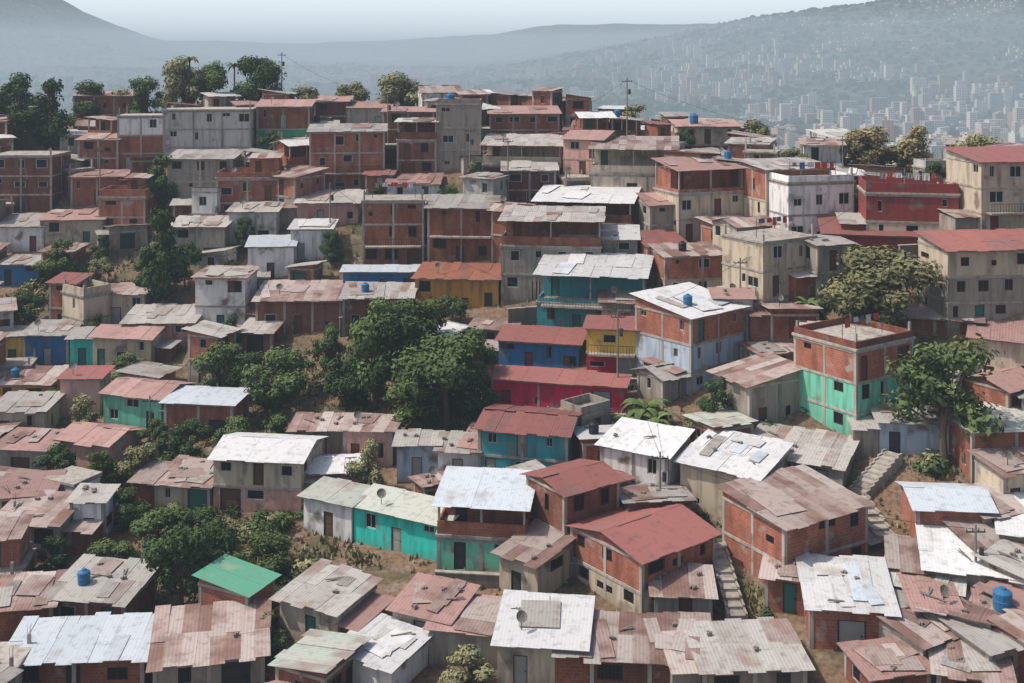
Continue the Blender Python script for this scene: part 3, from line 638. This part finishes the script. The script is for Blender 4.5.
nearc=mix(nt,ramp(nt,gn(.18),.46,.64),(.22,.135,.085),(.085,.085,.045)); nearc=mix(nt,ramp(nt,gn(.6),.5,.7),nearc,(.26,.2,.155)); nearc=mix(nt,ramp(nt,gn(3),.4,.8),nearc,(.06,.045,.035))
farc=mix(nt,ramp(nt,gn(.005),.4,.62),(.025,.045,.028),(.07,.085,.05)); farc=mix(nt,ramp(nt,gn(.03,6),.58,.7),farc,(.2,.18,.15)); farc=mix(nt,ramp(nt,gn(.08,3),.52,.62),farc,(.022,.036,.024))
sp=N(nt,'ShaderNodeSeparateXYZ'); nt.links.new(geo.outputs['Position'],sp.inputs[0]); mr=N(nt,'ShaderNodeMapRange'); mr.inputs[1].default_value=220; mr.inputs[2].default_value=420; nt.links.new(sp.outputs[1],mr.inputs[0])
nt.links.new(mix(nt,mr.outputs[0],nearc,farc),b.inputs['Base Color'])
gm.materials.append(m); g=ob('ground',gm); g['kind']='structure'
# ---------------- distant city
r=random.Random(31)
def cmat(name,c):
    m,nt,b,o=newmat(name); tc=N(nt,'ShaderNodeTexCoord'); t=N(nt,'ShaderNodeTexBrick'); t.offset=0
    t.inputs['Scale'].default_value=1; t.inputs['Brick Width'].default_value=3.2; t.inputs['Row Height'].default_value=3.0; t.inputs['Mortar Size'].default_value=.8
    dk=tuple(x*.45 for x in c); t.inputs['Color1'].default_value=(*dk,1); t.inputs['Color2'].default_value=(*tuple(x*.6 for x in c),1); t.inputs['Mortar'].default_value=(*c,1)
    nt.links.new(tc.outputs['UV'],t.inputs[0]); nt.links.new(vary(nt,t.outputs[0],.35),b.inputs['Base Color']); return m
CM=[cmat('tower_white',(.68,.63,.58)),cmat('tower_beige',(.56,.48,.4)),cmat('tower_grey',(.4,.4,.39)),cmat('tower_brick',(.42,.29,.23))]
def blk(mb,cx,cy,cz,w,d,h,mat=0):
    for (a,b_,L) in (((-w/2,-d/2),(w/2,-d/2),w),((w/2,-d/2),(w/2,d/2),d),((w/2,d/2),(-w/2,d/2),w),((-w/2,d/2),(-w/2,-d/2),d)):
        mb.poly([(cx+a[0],cy+a[1],cz),(cx+b_[0],cy+b_[1],cz),(cx+b_[0],cy+b_[1],cz+h),(cx+a[0],cy+a[1],cz+h)],mat,uv=[(0,0),(L,0),(L,h),(0,h)])
    mb.poly([(cx-w/2,cy-d/2,cz+h),(cx+w/2,cy-d/2,cz+h),(cx+w/2,cy+d/2,cz+h),(cx-w/2,cy+d/2,cz+h)],1)
MTOP=plain('tower_roof',(.4,.37,.34))
VM=[]
for i in range(14):
    mb=MB(); w,d,h=r.choice([11,13,16,22,34]),r.uniform(12,18),r.choice([16,22,30,38,46]); blk(mb,0,0,-12,w,d,h+12); blk(mb,r.uniform(-3,3),0,h,w*.3,d*.4,4)
    if i%2: blk(mb,w*.5+4,1,-12,8,d*.8,h*.85+12)
    if i%3==0:
        for k in range(int(h/3)): mb.box((0,-d/2-.7,k*3+2),(w*.6,1.3,1.0),1)
    VM.append(mb.mesh('tower_mesh',[CM[i%4],MTOP]))
def clump(x,y): return math.sin(x/95+1+math.sin(y/140))*math.sin(y/150+x/260)+.5*math.sin(x/41-y/57)
cand=[]
for k in range(2600):
    y=1200+2000*r.random(); tb=r.uniform(-.12,.48) if r.random()<.85 else r.uniform(-.48,-.12)
    x=tb*y; hill=float(ss(1900,3300,y)*ss(100,1500,x))
    if hill>.4 or r.random()<1.8*hill: continue
    if clump(x,y)+r.uniform(-.35,.6)<.1: continue
    cand.append((y,x))
cand.sort(); cand_i=cand[:290]; cand_s=cand[290:]
for y,x in cand_i:
    s=r.uniform(.5,1.0); E=ob('apartment_tower',r.choice(VM),None,(x,y,T1(x,y)),r.uniform(-.6,.6),(s,s,s*r.uniform(.6,1.05))); top(E,'pale high-rise apartment block in the hazy valley city','apartment building','valley city towers')
st=MB()
for y,x in cand_s:
    s=r.uniform(.6,1.0); blk(st,x,y,T1(x,y)-8,r.choice([10,13,18,28])*s,14*s,8+r.choice([12,18,26,34])*s,r.choice([0,0,2,3,4]))
for k in range(8500):
    y=1200+3200*r.random(); x=r.uniform(-.48,.49)*y
    if clump(x,y)+r.uniform(-.5,.5)<.1: continue
    hill=float(ss(1900,3300,y)*ss(100,1500,x))
    blk(st,x,y,T1(x,y)-5,r.uniform(5,14 if hill>.4 else 20),r.uniform(7,12),r.uniform(7,10 if hill>.4 else 15),r.choice([0,0,2,3,4]))
S=ob('distant_city_buildings',st.mesh('city_mesh',[CM[0],MTOP,CM[1],CM[2],CM[3]])); S['kind']='stuff'
wd=MB()
for k in range(15000):
    y=1250+3400*r.random()**1.1; x=r.uniform(-.49,.49)*y
    if clump(x,y)+r.uniform(-.4,.4)>.25: continue
    z=T1(x,y); s=r.uniform(5,13)
    for q in range(3):
        a=r.uniform(0,3.14); c_,s_=math.cos(a)*s,math.sin(a)*s; hh=s*r.uniform(.5,.8)
        wd.poly([(x-c_,y-s_,z-2),(x+c_,y+s_,z-2),(x+c_*.7,y+s_*.7,z+hh*.7),(x+r.uniform(-2,2),y,z+hh),(x-c_*.8,y-s_*.8,z+hh*.6)],0,r.uniform(.1,.7))
S=ob('distant_woodland',wd.mesh('woodland_mesh',[ML['d']])); S['kind']='stuff'
# ---------------- hazy air and the bright sky beyond it
hz=MB(); hz.box((0,3700,-60),(12000,7800,310)); me=hz.mesh('haze_mesh',[])
m=bpy.data.materials.new('glowing_haze'); m.use_nodes=True; nt=m.node_tree; nt.nodes.clear(); o=N(nt,'ShaderNodeOutputMaterial'); ab=N(nt,'ShaderNodeVolumeAbsorption'); em=N(nt,'ShaderNodeEmission'); ad=N(nt,'ShaderNodeAddShader')
SG=.00037; ab.inputs[0].default_value=(0,0,0,1); ab.inputs[1].default_value=SG; em.inputs[0].default_value=(.43,.52,.605,1); em.inputs[1].default_value=SG  # haze box emits a pale veil in place of scattered daylight
nt.links.new(ab.outputs[0],ad.inputs[0]); nt.links.new(em.outputs[0],ad.inputs[1]); nt.links.new(ad.outputs[0],o.inputs['Volume']); me.materials.append(m)
K=ob('sky',me); K['kind']='structure'
sm=MB(); K_=24
for i in range(K_):
    a0,a1=math.radians(20+140*i/K_),math.radians(20+140*(i+1)/K_); R=9500
    sm.poly([(R*math.cos(a1),R*math.sin(a1),-300),(R*math.cos(a0),R*math.sin(a0),-300),(R*math.cos(a0),R*math.sin(a0),1600),(R*math.cos(a1),R*math.sin(a1),1600)])
m=bpy.data.materials.new('bright_sky_haze'); m.use_nodes=True; nt=m.node_tree; nt.nodes.clear(); o=N(nt,'ShaderNodeOutputMaterial'); em=N(nt,'ShaderNodeEmission'); em.inputs[0].default_value=(.9,.97,1.0,1); em.inputs[1].default_value=1.25; nt.links.new(em.outputs[0],o.inputs[0])
K=ob('sky',sm.mesh('sky_mesh',[m])); K['kind']='structure'
# ---------------- light, camera
sv=Vector((-.56,-.03,.8)).normalized()
w=bpy.data.worlds.new('World'); sc.world=w; w.use_nodes=True; nt=w.node_tree; nt.nodes.clear()
sk=N(nt,'ShaderNodeTexSky',sky_type='NISHITA'); sk.sun_disc=False; sk.sun_elevation=math.asin(sv.z); sk.sun_rotation=math.atan2(sv.x,sv.y); sk.dust_density=4
bg=N(nt,'ShaderNodeBackground'); bg.inputs[1].default_value=.14; o=N(nt,'ShaderNodeOutputWorld'); nt.links.new(sk.outputs[0],bg.inputs[0]); nt.links.new(bg.outputs[0],o.inputs[0])
L=bpy.data.lights.new('sun','SUN'); L.energy=3.9; L.angle=math.radians(1.2); L.color=(1,.92,.82); lo=ob('sun',L); lo.rotation_euler=sv.to_track_quat('Z','Y').to_euler()
c=bpy.data.cameras.new('camera'); c.lens=40; c.sensor_width=36; c.shift_y=-.2798; c.clip_end=30000; c.clip_start=1
co=ob('camera',c,None,(0,0,0)); co.rotation_euler=(math.pi/2,0,0); sc.camera=co
sc.view_settings.view_transform='Standard'; sc.view_settings.look='None'; sc.view_settings.exposure=0
